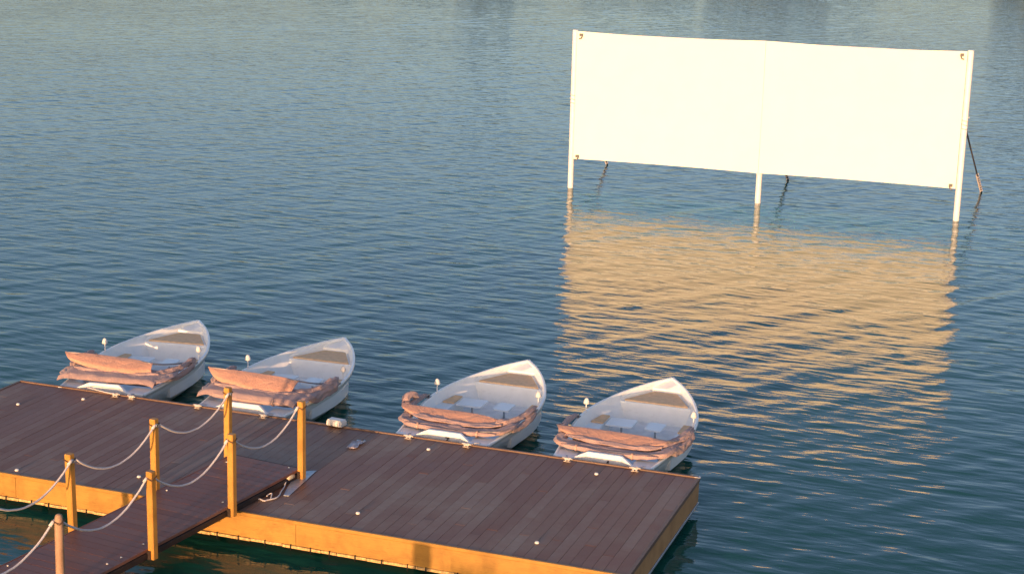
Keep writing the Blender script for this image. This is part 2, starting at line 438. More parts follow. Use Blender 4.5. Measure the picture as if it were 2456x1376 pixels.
def post_mesh(rounded=False):
    m = MB(); h = 1.0; lo = -0.13; w = 0.046
    if rounded:
        n = 12; rows = []
        for z, r in ((lo, 0.052), (0.2, 0.052), (h - 0.10, 0.051), (h - 0.045, 0.046), (h - 0.012, 0.036), (h, 0.02), (h + 0.002, 0.0)):
            rows.append([(r * math.cos(2 * math.pi * k / n), r * math.sin(2 * math.pi * k / n), z) for k in range(n)])
        m.grid(rows, True, False, True); return m.mesh('post', M['oldpost'])
    c = 0.010; rows = []
    for z, d in ((lo, 0), (h - 0.012, 0), (h - 0.002, 0.004), (h, 0.008)):
        a = w - d; b = a - c
        rows.append([(-b, -a, z), (b, -a, z), (a, -b, z), (a, b, z), (b, a, z), (-b, a, z), (-a, b, z), (-a, -b, z)])
    m.grid(rows, False, False, True); m.add(rows[-1], [tuple(range(8))]); m.add(rows[0], [tuple(range(8))[::-1]])
    return m.mesh('post', M['post'])
pm, pmr = post_mesh(), post_mesh(True)
capm = MB().box(-0.03, 0.03, -0.03, 0.03, 0, 0.005, 0.002).mesh('post_cap', M['steel'])
tw = MB()
for k in range(2):
    pts = [(0.053 * sgx, 0.053 * sgy, 0.905 + 0.012 * k + (0.02 if sgx * sgy > 0 else -0.012)) for sgx, sgy in ((-1, -1), (1, -1), (1, 1), (-1, 1))]
    tw.tube(pts, 0.0035, 5, closed=True)
twm = tw.mesh('twine', M['twine'])
ring = MB().tube([(0.020 * math.cos(t), 0, 0.020 * math.sin(t)) for t in np.linspace(0, 2 * math.pi, 12, endpoint=False)], 0.005, 6, closed=True).mesh('rope_eye', M['steel'])
brk = MB().box(-0.055, 0.006, -0.06, 0.06, -0.12, -0.005, 0.003).mesh('post_bracket', M['dark'])
POST = {}
for side in (0, 1):
    for i in range(5):
        x = 0.0 if side == 0 else -GW; y = S0 - SP * i
        tilt = (R(prv.uniform(-0.7, 0.7)), R(prv.uniform(-0.7, 0.7)), R(prv.uniform(-3, 3)))
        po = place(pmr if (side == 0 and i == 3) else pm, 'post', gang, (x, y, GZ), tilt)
        if side == 0 and i == 3: po['label'] = 'weathered rounded post'
        place(twm, 'twine', po)
        e = place(ring, 'rope_eye', po, (-0.058 if side == 0 else 0.058, 0, 0.91), (0, 0, R(90)))
        place(brk, 'post_bracket', gang, (-0.0 if side == 0 else -GW + 0.049, y, GZ - 0.012))
        POST[side, i] = Vector((x, y, GZ))
for side in (0, 1):
    for i in range(4):
        a, b = POST[side, i], POST[side, i + 1]
        off = -0.05 if side == 0 else 0.05
        if side == 0: off = -0.03
        p0 = a + Vector((off, -0.045, 0.915)); p1 = b + Vector((off, 0.045, 0.915))
        sag = [0.30, 0.31, 0.33, 0.30][i] + (0.0 if side else 0.02)
        pts = []
        for k in range(25):
            t = k / 24; pts.append(p0.lerp(p1, t) + Vector((prv.uniform(-.002, .002), 0, -sag * 4 * t * (1 - t) + prv.uniform(-.002, .002))))
        rp = MB().tube(pts, 0.0135, 8).build('rope', M['rope'], gang)
        MB().tube([p0 + Vector((0, 0.03, 0.012)), p0 + Vector((0, -0.0, 0.0)), p0 + Vector((0.0, -0.05, -0.03))], 0.019, 8).build('rope_knot', M['rope'], rp)
# caps and bolts by the gangway posts (given in world coordinates, turned to local)
cg, sg = math.cos(GA), math.sin(GA)
small = MB().lathe([(0.013, 0), (0.013, 0.005), (0.008, 0.010), (0, 0.012)], n=10).mesh('bolt_cap', M['cap'])
def g_local(x, y):
    dx, dy = x + 5.3146, y
    return (dx * cg - dy * sg, dx * sg + dy * cg)
for x, y, big in [(-5.34, 1.54 - 0.1, 0), (-6.64, -1.64, 0), (-5.52, -0.09, 0), (-5.70, -1.71, 0), (-5.72, -2.17, 0), (-5.76, -2.4, 0), (-6.42, 0.0, 0), (-6.25, 1.3, 0), (-6.8, -2.9, 0)]:
    lx, ly = g_local(x, y); lx = min(max(lx, -GW + 0.12), -0.12)
    place(small, 'bolt_cap', gang, (lx, ly, GZ + 0.001))

# galvanised plate, cord and plug beside the gangway end
pl = MB(); 
vs = [(-5.32, 1.66), (-5.09, 1.80), (-4.985, 0.76), (-5.06, 0.74), (-5.16, 1.05)]
pl.add([(x, y, 0.5035) for x, y in vs] + [(x, y, 0.5095) for x, y in vs], [(4, 3, 2, 1, 0), (5, 6, 7, 8, 9)] + [(i, (i + 1) % 5, 5 + (i + 1) % 5, 5 + i) for i in range(5)])
po = pl.build('metal_plate', M['steel']); tag(po, 'grey galvanised metal plate lying on deck under the last right-hand gangway post', 'metal plate')
from_pts = [(-5.235, 1.16), (-5.21, 1.06), (-5.18, 0.96), (-5.15, 0.84), (-5.11, 0.72), (-5.10, 0.62), (-5.13, 0.545), (-5.17, 0.49), (-5.19, 0.45), (-5.22, 0.45), (-5.27, 0.48), (-5.31, 0.47)]
def smoothpath(p, n=5, z=0.0):
    p = [Vector(q) if len(q) == 3 else Vector((q[0], q[1], z)) for q in p]; out = []
    for i in range(len(p) - 1):
        a = p[max(i - 1, 0)]; b = p[i]; c = p[i + 1]; d = p[min(i + 2, len(p) - 1)]
        for k in range(n):
            t = k / n; out.append(0.5 * ((2 * b) + (c - a) * t + (2 * a - 5 * b + 4 * c - d) * t * t + (3 * b - a - 3 * c + d) * t ** 3))
    return out + [p[-1]]
cr = thing('cord', 'short white cord with a cream plug lying on deck beside the gangway', 'cord', (-5.2, 0.8, HP))
c0 = Vector((-5.2, 0.8, HP))
MB().tube([p - c0 for p in smoothpath([(x, y, HP + 0.014 + (0.06 if y > 1.1 else 0.0)) for x, y in from_pts])], 0.010, 6).build('cord_line', M['rope'], cr)
MB().tube([p - c0 for p in smoothpath([(-5.15, 0.54, .515), (-5.17, .60, .53), (-5.20, .67, .54), (-5.235, .66, .53), (-5.24, .60, .52)])], 0.008, 6).build('cord_loop', M['rope'], cr)
MB().tube([(-0.035, 0.36, 0.065), (-0.04, 0.40, 0.075), (-0.035, 0.47, 0.075), (-0.02, 0.53, 0.07)], [0.02, 0.042, 0.045, 0.036], 10).build('plug', M['knob'], cr)

# white box on the back edge and torn wrapper
wb = thing('junction_box', 'small white ribbed plastic box on the back edge of the pontoon', 'box', (-5.70, 3.70, HP + 0.022), -0.10)
MB().box(-0.135, 0.135, -0.07, 0.08, 0, 0.085, 0.012).build('box_body', M['cap'], wb)
for k in range(5): MB().box(-0.012, 0.012, -0.012, 0.002, -0.026, 0.02, 0.003).build('rib', M['cap'], wb, (-0.10 + k * 0.05, -0.072, 0.035))
MB().box(-0.125, 0.125, -0.06, 0.07, 0, 0.012, 0.004).build('lid', M['cap'], wb, (0, 0.002, 0.0865))
ws = MB(); rows = []
for i in range(9):
    row = []
    for j in range(6):
        u, v = i / 8, j / 5
        x = -0.075 + 0.15 * v + 0.04 * math.sin(u * 9) * 0.3; y = -0.19 + 0.38 * u
        row.append((x, y, 0.012 + 0.022 * abs(math.sin(u * 7 + v * 5)) + 0.010 * math.sin(v * 13 + u * 3)))
    rows.append(row)
ws.grid(rows, True); so = ws.build('plastic_wrapper', M['plastic'], None, (-5.05, 3.02, HP), (0, 0, 0.0))
tag(so, 'crumpled translucent plastic wrapper lying on the deck near the white box', 'wrapper')
so.modifiers.new('thick', 'SOLIDIFY').thickness = 0.002

# ------------------------------------------------------------------ boats
def wfun(y):
    ks = [(0, .74), (.5, .80), (1.1, .875), (1.7, .925), (2.1, .905), (2.5, .835), (3.0, .67), (3.4, .49), (3.75, .29), (3.98, .12), (4.12, 0.012)]
    xs_ = [k[0] for k in ks]; vs_ = [k[1] for k in ks]
    # smooth monotone interpolation
    i = max(0, min(len(ks) - 2, int(np.searchsorted(xs_, y)) - 1)); t = (y - xs_[i]) / (xs_[i + 1] - xs_[i])
    m = []
    for q in (i, i + 1):
        a, b = max(q - 1, 0), min(q + 1, len(ks) - 1); m.append((vs_[b] - vs_[a]) / (xs_[b] - xs_[a]))
    h = xs_[i + 1] - xs_[i]; t2, t3 = t * t, t ** 3
    return (2 * t3 - 3 * t2 + 1) * vs_[i] + (t3 - 2 * t2 + t) * h * m[0] + (-2 * t3 + 3 * t2) * vs_[i + 1] + (t3 - t2) * h * m[1]
def sheer(y): return 0.50 + 0.165 * (max(y, 0) / 4.1) ** 1.7
def tran_y(x):      # transom is recessed forward in the middle
    a = abs(x); return 0.13 * min(1, max(0, (0.46 - a) / 0.20))
def tran_z(x):
    a = abs(x); return 0.50 + 0.075 * min(1, max(0, (0.46 - a) / 0.20))

def hull_mesh():
    m = MB(); ys = list(np.linspace(0, 3.4, 24)) + list(np.linspace(3.5, 4.12, 12))
    rows = []
    for y in ys:
        w = wfun(y); zs = sheer(y); fl = 1 - 0.16 * (1 - (y / 4.12) ** 2) - 0.42 * (y / 4.12) ** 3
        kz = -0.16 + 0.42 * max(0, (y - 2.6) / 1.52) ** 2.2
        sec = [(0, kz), (w * fl * 0.55, kz + 0.03), (w * fl * 0.92, 0.02 + 0.16 * (y / 4.12) ** 2), (w * (fl + 1) / 2 * 0.985, zs * 0.55 + 0.03), (w * 0.985, zs - 0.10), (w * 0.985, zs - 0.052), (w + 0.010, zs - 0.048), (w + 0.012, zs - 0.008)]
        row = [(-x, y - 0.10 * (0.5 - z) * (1 if y < 0.01 else 0) * 0, z) for x, z in sec[::-1]] + [(x, y, z) for x, z in sec[1:]]
        rows.append(row)
    m.grid(rows, True)
    return m
def gunwale_pts(side, inset=0.0, dz=0.0, y0=0.0, y1=4.12, n=30):
    out = []
    for k in range(n):
        t = k / (n - 1); y = y0 + (y1 - y0) * (1 - (1 - t) ** 1.5)
        out.append(Vector((side * max(wfun(y) - inset, 0.0), y - (inset * 0.8 if y > 3.6 else 0) * (y - 3.6) / 0.52, sheer(y) + dz)))
    return out
def rim_mesh():
    m = MB()
    for s in (-1, 1):
        o = gunwale_pts(s, -0.012); i = gunwale_pts(s, 0.040)
        rows = []
        for a, b in zip(o, i):
            if s * b.x < 0.0: b.x = 0
            rows.append([a + Vector((0, 0, -0.03)), a + Vector((0, 0, -0.004)), a.lerp(b, 0.18) + Vector((0, 0, 0.008)), a.lerp(b, 0.75) + Vector((0, 0, 0.008)), b + Vector((0, 0, -0.004)), b + Vector((0, 0, -0.035))])
        m.grid(rows, True, flip=(s > 0))
    return m
def liner_mesh():
    m = MB(); ys = np.linspace(0.12, 3.05, 26)
    for s in (-1, 1):
        rows = []
        for y in ys:
            w = wfun(y) - 0.040; z = sheer(y)
            rows.append([(s * w, y, z - 0.02), (s * (w - 0.025), y, z - 0.12), (s * (w - 0.10), y, 0.24), (s * (w - 0.15), y, 0.17)])
        m.grid(rows, True, flip=(s < 0))
    return m
def transom_mesh():
    m = MB(); n = 41; xs_ = np.linspace(-0.745, 0.745, n)
    pts = []
    for x in xs_:
        pts.append((x, tran_y(x), tran_z(x)))
    rows = []
    for x, y, z in pts:
        f = 1 - 0.16 * (1 - 0)
        rows.append([(x * 0.86, y + 0.02, 0.0 - 0.12 * (1 - abs(x) / 0.745)), (x * 0.95, y + 0.01, 0.28), (x * 0.985, y, z - 0.05), (x, y - 0.012, z - 0.045), (x, y - 0.016, z - 0.006), (x, y - 0.006, z + 0.006), (x, y + 0.045, z + 0.006), (x * 0.995, y + 0.055, z - 0.006), (x * 0.98, y + 0.055, 0.16)])
    m.grid(rows, False, flip=False)
    return m
def aft_deck_mesh(s):     # flat quarter pieces beside the recess
    m = MB(); xs0, xs1 = (0.44, 0.70)
    rows = []
    for y in (0.03, 0.12, 0.22, 0.32):
        w = wfun(y) - 0.03; rows.append([(s * xs0 + s * 0.02 * 0, y, sheer(y) - 0.004), (s * w, y, sheer(y) - 0.004)])
    m.grid(rows, False, flip=(s < 0))
    a, b = rows[-1][0], rows[-1][1]
    m.add([a, b, (b[0], b[1], 0.16), (a[0], a[1], 0.16)], [(0, 1, 2, 3)]); c = rows[0][0]
    m.add([a, c, (c[0], c[1], 0.16), (a[0], a[1], 0.16)], [(0, 1, 2, 3)])
    return m
def slab(poly, z0, z1, bev=0.012):
    m = MB(); n = len(poly); c = Vector((sum(p[0] for p in poly) / n, sum(p[1] for p in poly) / n, 0))
    def ins(p, d):
        v = Vector((p[0], p[1], 0)) - c; l = v.length; return c + v * (1 - d / l)
    rings = []
    for z, d in ((z0, 0), (z1 - bev, 0), (z1 - bev * 0.3, bev * 0.4), (z1, bev * 1.3)):
        rings.append([(*ins(p, d)[:2], z) for p in poly])
    m.grid(rings, False, False, True); m.add(rings[-1], [tuple(range(n))]); m.add(rings[0], [tuple(range(n))[::-1]])
    return m
def roundpoly(poly, r=0.04, n=4):
    out = []; k = len(poly)
    for i in range(k):
        a, b, c = Vector(poly[i - 1]), Vector(poly[i]), Vector(poly[(i + 1) % k])
        p = b + (a - b).normalized() * r; q = b + (c - b).normalized() * r
        for j in range(n + 1):
            t = j / n; out.append(tuple((1 - t) ** 2 * p + 2 * t * (1 - t) * b + t * t * q))
    return out

BM = {}
BM['hull'] = hull_mesh().mesh('hull', M['white']); BM['rim'] = rim_mesh().mesh('gunwale', M['white'])
BM['liner'] = liner_mesh().mesh('inner_side', M['liner']); BM['transom'] = transom_mesh().mesh('transom', M['white'])
BM['fl'] = MB().grid([[(-(wfun(y) - 0.17), y, 0.17 ), (wfun(y) - 0.17, y, 0.17)] for y in np.linspace(0.1, 3.06, 14)], False, True).mesh('floor', M['floorg'])
# bow seat: riser, seat top, cushion, high rim around it, foredeck
wb_ = wfun(3.28) - 0.045
def bow_parts():
    Y0, Y1, ZS = 3.04, 3.74, 0.495
    wn_ = wfun(Y0) - 0.045
    seat = MB()
    seat.grid([[(-w, y, ZS), (w, y, ZS)] for y, w in [(y, max(wfun(y) - 0.045, 0.02)) for y in np.linspace(Y0, 3.98, 9)]], False, True)
    seat.grid([[(-wn_, Y0, ZS), (wn_, Y0, ZS)], [(-wn_, Y0 - 0.012, ZS - 0.02), (wn_, Y0 - 0.012, ZS - 0.02)], [(-wn_ * 0.9, Y0 - 0.004, 0.165), (wn_ * 0.9, Y0 - 0.004, 0.165)]], False, True)
    BM['bow_seat'] = seat.mesh('bow_seat', M['liner'])
    cpoly = roundpoly([(-0.54, 3.06), (0.54, 3.06), (0.20, 3.69), (-0.20, 3.69)], 0.03)
    BM['bow_cushion'] = slab(cpoly, ZS + 0.002, ZS + 0.026, 0.010).mesh('bow_cushion', M['tan'])
    fd = MB()
    inner = [(-0.585, 3.045), (-0.50, 3.20), (-0.37, 3.44), (-0.235, 3.72), (0.0, 3.735), (0.235, 3.72), (0.37, 3.44), (0.50, 3.20), (0.585, 3.045)]
    outer_y = [3.045, 3.22, 3.50, 3.86, 4.09, 3.86, 3.50, 3.22, 3.045]
    lo, hi, hr, out = [], [], [], []
    for (x, y), oy in zip(inner, outer_y):
        w = max(wfun(min(oy, 4.1)) - 0.03, 0.0); sx = -1 if x < 0 else (1 if x > 0 else 0); zt = min(sheer(oy), sheer(3.75)) - 0.012
        k = 0.055 if abs(y - 3.045) > 0.01 else 0.02
        lo.append((x, y, ZS + 0.001)); hi.append((x * 1.015, y + 0.006, ZS + k)); hr.append((x * 1.03, y + 0.02, ZS + k + 0.012)); out.append((sx * w, oy, zt + (sheer(oy) - sheer(3.75) if oy > 3.75 else 0)))
    fd.grid([lo, hi, hr, out], False, flip=False)
    BM['coaming'] = fd.mesh('bow_coaming', M['white'])
bow_parts()
def side_poly(s, y0, y1, xi, gap=0.06):
    ys_ = np.linspace(y0, y1, 7); return [(s * xi, y0)] + [(s * (wfun(y) - gap), y) for y in ys_] + [(s * xi, y1)]
for s, nm in ((-1, 'L'), (1, 'R')):
    pl_ = side_poly(s, 0.95, 2.52, 0.60)
    if s < 0: pl_ = pl_[::-1]
    BM['bench' + nm] = slab(pl_, 0.17, 0.372, 0.008).mesh('side_bench', M['liner'])
    pc = side_poly(s, 2.10, 2.50, 0.61, 0.10)
    if s < 0: pc = pc[::-1]
    BM['pad' + nm] = slab(pc, 0.374, 0.398, 0.008).mesh('side_cushion', M['tan'])
    xa, xb = (0.14, 0.575) if s < 0 else (0.06, 0.34)
    q = [(s * xb, 2.08), (s * xa, 2.10), (s * xa, 2.50), (s * xb, 2.48)]
    if s > 0: q = q[::-1]
    BM['leaf' + nm] = slab(roundpoly(q, 0.035, 3), 0.352, 0.376, 0.006).mesh('table_leaf', M['white'])
    BM['leg' + nm] = MB().tube([(s * (xa + xb) / 2, 2.29, 0.17), (s * (xa + xb) / 2, 2.29, 0.352)], 0.018, 8).mesh('table_leg', M['steel'])
BM['stem'] = MB().lathe([(0.022, 0), (0.022, 0.01), (0.011, 0.016), (0.010, 0.15), (0.016, 0.152)], n=10).mesh('lamp_stem', M['pipe'])
BM['shade'] = MB().lathe([(0.0, 0.145), (0.046, 0.145), (0.050, 0.150), (0.044, 0.185), (0.030, 0.222), (0.012, 0.238), (0.0, 0.240)], n=14).mesh('lamp_shade', M['cap'])
BM['lockb'] = MB().box(-0.035, 0.03, -0.05, 0.05, 0, 0.016, 0.004).box(-0.012, 0.012, -0.012, 0.012, 0.016, 0.045, 0.002).mesh('canopy_hinge', M['tube'])

DIG = {'4': [[(0.62, 0), (0.62, 1)], [(0.62, 1), (0.0, 0.34)], [(0.0, 0.34), (0.9, 0.34)]],
       '3': [[(0.05, 0.95), (0.8, 0.95)], [(0.8, 0.95), (0.35, 0.55)], [(0.35, 0.55), (0.8, 0.4)], [(0.8, 0.4), (0.7, 0.06)], [(0.7, 0.06), (0.05, 0.04)]]}
def digit(ch, w=0.07, h=0.10, t=0.008):
    m = MB()
    for a, b in DIG[ch]:
        a = Vector((a[0] * w, 0, a[1] * h)); b = Vector((b[0] * w, 0, b[1] * h)); d = (b - a).normalized(); nrm = Vector((d.z, 0, -d.x)) * t
        a -= d * t; b += d * t
        m.add([a - nrm, b - nrm, b + nrm, a + nrm, a - nrm + Vector((0, .003, 0)), b - nrm + Vector((0, .003, 0)), b + nrm + Vector((0, .003, 0)), a + nrm + Vector((0, .003, 0))], [(0, 1, 2, 3), (4, 7, 6, 5), (0, 4, 5, 1), (2, 6, 7, 3), (1, 5, 6, 2), (0, 3, 7, 4)])
    return m

def interp(pts, t):
    n = len(pts) - 1; f = t * n; i = min(int(f), n - 1); u = f - i
    a = Vector(pts[max(i - 1, 0)]); b = Vector(pts[i]); c = Vector(pts[i + 1]); d = Vector(pts[min(i + 2, n)])
    return 0.5 * ((2 * b) + (c - a) * u + (2 * a - 5 * b + 4 * c - d) * u * u + (3 * b - a - 3 * c + d) * u ** 3)
class Wob:      # cheap smooth noise from sines
    def __init__(s, seed, n=9, f=9.0):
        r = random.Random(seed); s.c = [(r.uniform(-f, f), r.uniform(-f, f), r.uniform(-f, f), r.uniform(0, 6.28)) for _ in range(n)]
    def __call__(s, p): return sum(math.sin(a * p[0] + b * p[1] + c * p[2] + d) for a, b, c, d in s.c) / len(s.c)
def bundle(path, ra, rz, seed, n=40, m=18, amp=0.03, flat=0.0):
    m = 30; n = int(n * 1.3)
    """cloth gathered along a path: an elliptical, creased tube"""
    w1, w2 = Wob(seed, 10, 16), Wob(seed + 1, 8, 34); rows = []
    for i in range(n + 1):
        t = i / n; p = interp(path, t); q = interp(path, min(1, t + 0.01)) - interp(path, max(0, t - 0.01)); q.z *= 0.3
        d = q.normalized(); a = Vector((d.y, -d.x, 0)).normalized(); b = Vector((0, 0, 1))
        e = min(1, (0.25 + 6 * t) if t < 0.12 else 1, (0.25 + 6 * (1 - t)) if t > 0.88 else 1)
        A = (ra(t) if callable(ra) else ra) * e; Z = (rz(t) if callable(rz) else rz) * e
        row = []
        for k in range(m):
            th = 2 * math.pi * k / m; c, s_ = math.cos(th), math.sin(th)
            u = Vector(p) + a * (A * math.copysign(abs(c) ** 0.8, c)) + b * (Z * math.copysign(abs(s_) ** 0.8, s_))
            off = amp * (w1(u) * 0.9 + w2((u.x * 0.6, u.y, u.z)) * 0.6) + amp * 0.9 * (0.5 - abs(math.sin(2.5 * th + 2.6 * w1(u) + 1.1 * w2(u)))) 
            row.append(u + (a * c + b * s_) * off)
        rows.append(row)
    mb = MB(); mb.grid(rows, True, False, True)
    mb.add(rows[0], [tuple(range(m))[::-1]], True); mb.add(rows[-1], [tuple(range(m))], True)
    return mb
def flap(top, mid, bot, seed, n=44, m=16, amp=0.012, thick=0.012, fold=None):
    """sheet hanging between a top line, through a middle line, to a bottom line (closed, with a back)"""
    w1, w2 = Wob(seed, 9, 9), Wob(seed + 5, 8, 24); fr_, bk = [], []
    for i in range(n + 1):
        t = i / n; a, b, c = interp(top, t), interp(mid, t), interp(bot, t); rf, rb = [], []
        for j in range(m + 1):
            v = j / m; p = a * (1 - v) ** 2 + b * 2 * v * (1 - v) + c * v * v
            edge = min(1, 6 * v) * min(1, 5 * t + .2, 5 * (1 - t) + .2)
            pleat = math.sin((v * 2.2 + 0.25 * w1(p)) * math.pi * 2) * 0.35
            o = amp * (w1(p) + 0.5 * w2(p) + pleat) * edge
            if fold: o += fold(t, v)
            p = p + Vector((0, -o, o * 0.3)); rf.append(p); rb.append(p + Vector((0, thick + 0.02 * (1 - v) * 0, 0.004)))
        fr_.append(rf); bk.append(rb)
    mb = MB(); mb.grid(fr_, True); mb.grid(bk, True, flip=True)
    mb.grid([[r[0] for r in fr_], [r[0] for r in bk]], True, flip=True); mb.grid([[r[-1] for r in fr_], [r[-1] for r in bk]], True)
    mb.grid([fr_[0], bk[0]], True); mb.grid([fr_[-1], bk[-1]], True, flip=True)
    return mb
def strap_ring(p, d, ra, rz, mat, parent, name='strap'):
    d = Vector(d).normalized(); a = Vector((d.y, -d.x, 0)).normalized(); b = Vector((0, 0, 1)); rows = []
    for off, k in ((-0.016, 1.0), (-0.014, 1.06), (0.014, 1.06), (0.016, 1.0)):
        rows.append([Vector(p) + d * off + a * (ra * k * math.cos(t)) + b * (rz * k * math.sin(t)) for t in np.linspace(0, 2 * math.pi, 20, endpoint=False)])
    return MB().grid(rows, True, False, True).build(name, mat, parent)

def boat(x, rz, label, var, num=None, lean=0.0):
    t = thing('rowing_boat', label, 'boat', (x, 3.80, 0), rz, 'white boats moored behind the pontoon')
    t.rotation_euler = (R(lean), 0, rz)
    place(BM['hull'], 'hull', t); place(BM['rim'], 'gunwale', t); place(BM['liner'], 'inner_side', t); tr = place(BM['transom'], 'transom', t)
    place(BM['fl'], 'floor', t); place(BM['bow_seat'], 'bow_seat', t); place(BM['bow_cushion'], 'bow_cushion', t); place(BM['coaming'], 'bow_coaming', t)
    for s in 'LR':
        place(BM['bench' + s], 'side_bench', t); place(BM['pad' + s], 'side_cushion', t)
        lf = place(BM['leaf' + s], 'table_leaf', t); place(BM['leg' + s], 'table_leg', lf)
        sg_ = -1 if s == 'L' else 1; ly = 2.02
        lp = place(BM['stem'], 'lamp_stem', t, (sg_ * (wfun(ly) - 0.035), ly, sheer(ly) + 0.004), (R(random.uniform(-3, 3)), R(random.uniform(-3, 3)), 0))
        place(BM['shade'], 'lamp_shade', lp)
        place(BM['lockb'], 'canopy_hinge', t, (sg_ * (wfun(1.75) - 0.01), 1.75, sheer(1.75) + 0.008))
    for s in (-1, 1): aft_deck_mesh(s).build('quarter_deck', M['white'], t)
    if num:
        digit(num).build('boat_number', M['black'], tr, (0.02, tran_y(0.02) - 0.012, 0.385 if num == '4' else 0.40))
    # folded canopy
    can = {1: dict(top=[(-1.0, .78, .87), (-.58, .83, .855), (-.12, .84, .83), (.25, .82, .82), (.58, .76, .80)],
                   bot=[(-.84, .66, .76), (-.50, .58, .70), (-.08, .54, .655), (.30, .54, .65), (.62, .62, .67)]),
           2: dict(top=[(-.97, .78, .90), (-.45, .84, .875), (0.0, .85, .86), (.35, .83, .855), (.66, .77, .85)],
                   bot=[(-.74, .66, .73), (-.36, .56, .66), (-.02, .52, .61), (.28, .52, .59), (.56, .62, .61)]),
           3: dict(top=[(-.98, .80, .72), (-.50, .82, .69), (0.0, .84, .685), (.35, .83, .675), (.70, .80, .64)],
                   bot=[(-.90, .66, .68), (-.58, .56, .585), (-.10, .54, .535), (.30, .55, .53), (.64, .66, .565)]),
           4: dict(top=[(-.95, .80, .70), (-.45, .84, .695), (0.0, .85, .69), (.40, .84, .685), (.80, .80, .68)],
                   bot=[(-.86, .68, .665), (-.52, .57, .59), (-.08, .54, .545), (.33, .55, .545), (.70, .68, .655)])}[var]
    top, bot = can['top'], can['bot']
    mid = [((a[0] + b[0]) / 2, min(a[1], b[1]) - 0.02, (a[2] + b[2]) / 2 + 0.01) for a, b in zip(top, bot)]
    fo = None
    if var == 2: fo = lambda u, v: -0.06 * math.exp(-((u - 0.62 - 0.10 * v) / 0.035) ** 2) * max(0, v - 0.45) * 1.8
    flap(top, mid, bot, 31 * var, fold=fo).build('canopy_flap', M['fab'], t)
    # the bow tube the flap hangs from, then along the gunwales to the hinges
    hl = (-(wfun(1.75) - 0.01), 1.75, sheer(1.75) + 0.05); hr = (-hl[0], hl[1], hl[2])
    tube = [hl, (top[0][0] * 0.97, 1.15, (top[0][2] + hl[2]) / 2)] + [(a[0], a[1] + 0.02, a[2] - 0.01) for a in top] + [(min(top[-1][0] + 0.16, 0.9), 1.15, (top[-1][2] + hl[2]) / 2), hr]
    MB().tube([interp(tube, k / 40) for k in range(41)], 0.013, 8).build('canopy_bow', M['tube'], t)
    # lower folded cloth: wide U following the stern quarters
    zl = {1: .60, 2: .62, 3: .575, 4: .575}[var]
    lowp = [(-.80, .95, zl + .04), (-.82, .62, zl + .02), (-.78, .40, zl), (-.40, .36, zl - .01), (0, .36, zl - .025), (.40, .36, zl - .02), (.76, .40, zl), (.86, .62, zl + .02), (.90, .95, zl + .02)]
    wide = {1: .15, 2: .12, 3: .085, 4: .085}[var]
    lp2 = [(a, b + wide * 0.55, c) for a, b, c in lowp]
    bundle(lp2, lambda u: wide * (0.7 + 0.3 * math.sin(math.pi * u)) + .01, 0.034, 7 * var, n=70, m=20, amp=0.020).build('folded_canopy', M['fab_shade'], t)
    roll = [(-.74, .30, zl + .0), (-.4, .27, zl - .01), (0, .26, zl - .03), (.4, .27, zl - .02), (.76, .31, zl + .0)]
    if var != 1:
        bundle(roll, 0.046, 0.036, 90 + var, n=50, m=14, amp=0.010).build('canopy_roll', M['fab_shade'], t)
        for u in ({2: (.78,), 3: (.19, .80), 4: (.20, .74)}[var]):
            p = interp(roll, u); strap_ring(p, (1, 0, 0), 0.058, 0.050, M['band'], t)
    if var in (1, 2):      # flat apron of cloth lying over the stern
        f1, f2 = [], []; wa, wc = Wob(500 + var, 8, 7), Wob(520 + var, 8, 18)
        for i in range(49):
            u = i / 48; xx = -0.93 + 1.78 * u; r1, r2 = [], []
            for j in range(17):
                v = j / 16; yy = 0.22 + 0.02 * math.sin(u * 9) + (0.60 + 0.04 * math.sin(u * 5)) * v
                cr = min(1, 9 * u, 9 * (1 - u)); zz = zl + 0.055 + 0.02 * v + 0.016 * wa((xx, yy, 0)) + 0.010 * wc((xx, yy, 0)) - 0.05 * (1 - cr) ** 2 - 0.055 * max(0, 1 - v * 9)
                xo = xx * (1 - 0.05 * (1 - v)); r1.append((xo, yy, zz)); r2.append((xo, yy + 0.008, zz - 0.012))
            f1.append(r1); f2.append(r2)
        ap = MB(); ap.grid(f1, True); ap.grid(f2, True, flip=True); ap.grid([f1[0], f2[0]], True, True); ap.grid([f1[-1], f2[-1]], True)
        ap.grid([[r[0] for r in f1], [r[0] for r in f2]], True); ap.grid([[r[-1] for r in f1], [r[-1] for r in f2]], True, True)
        ap.build('canopy_apron', M['fab_shade'], t)
    # second flatter fold that fills between roll and flap
    fill = [(-.76, .62, zl + .06), (-.3, .60, zl + .035), (0.1, .60, zl + .02), (.4, .60, zl + .02), (.74, .64, zl + .05)]
    bundle(fill, 0.11, 0.028 if var > 2 else 0.058, 200 + var, n=50, m=16, amp=0.020).build('canopy_filler_fold', M['fab_shade'], t)  # thicker on the apron boats to block sun through the gap
    inner = [(-.70, .80, .50), (-.3, .78, .49), (.1, .78, .49), (.4, .78, .49), (.70, .80, .50)]
    bundle(inner, 0.07, 0.10, 250 + var, n=30, m=14, amp=0.014).build('canopy_filler_fold', M['fab_shade'], t)  # cloth added to block sun that leaks in under the canopy
    # drapes running forward to the hinges
    r_amt = {1: 0.060, 2: 0.080, 3: 0.062, 4: 0.072}[var]
    rd = [(.64, .66, zl + .05), (.80, .90, zl + .04), (.90, 1.20, zl + .05), (.94, 1.48, zl + .07), (.93, 1.72, zl + .06)]
    bundle(rd, lambda u: r_amt * (1.15 - 0.6 * u), lambda u: 0.046 * (1.2 - 0.5 * u), 300 + var, n=44, m=18, amp=0.024).build('canopy_drape', M['fab_shade'], t)
    rd2 = [(.88, .62, zl - .0), (.93, .95, zl - .05), (.975, 1.25, zl - .03), (.985, 1.6, zl + .0)]
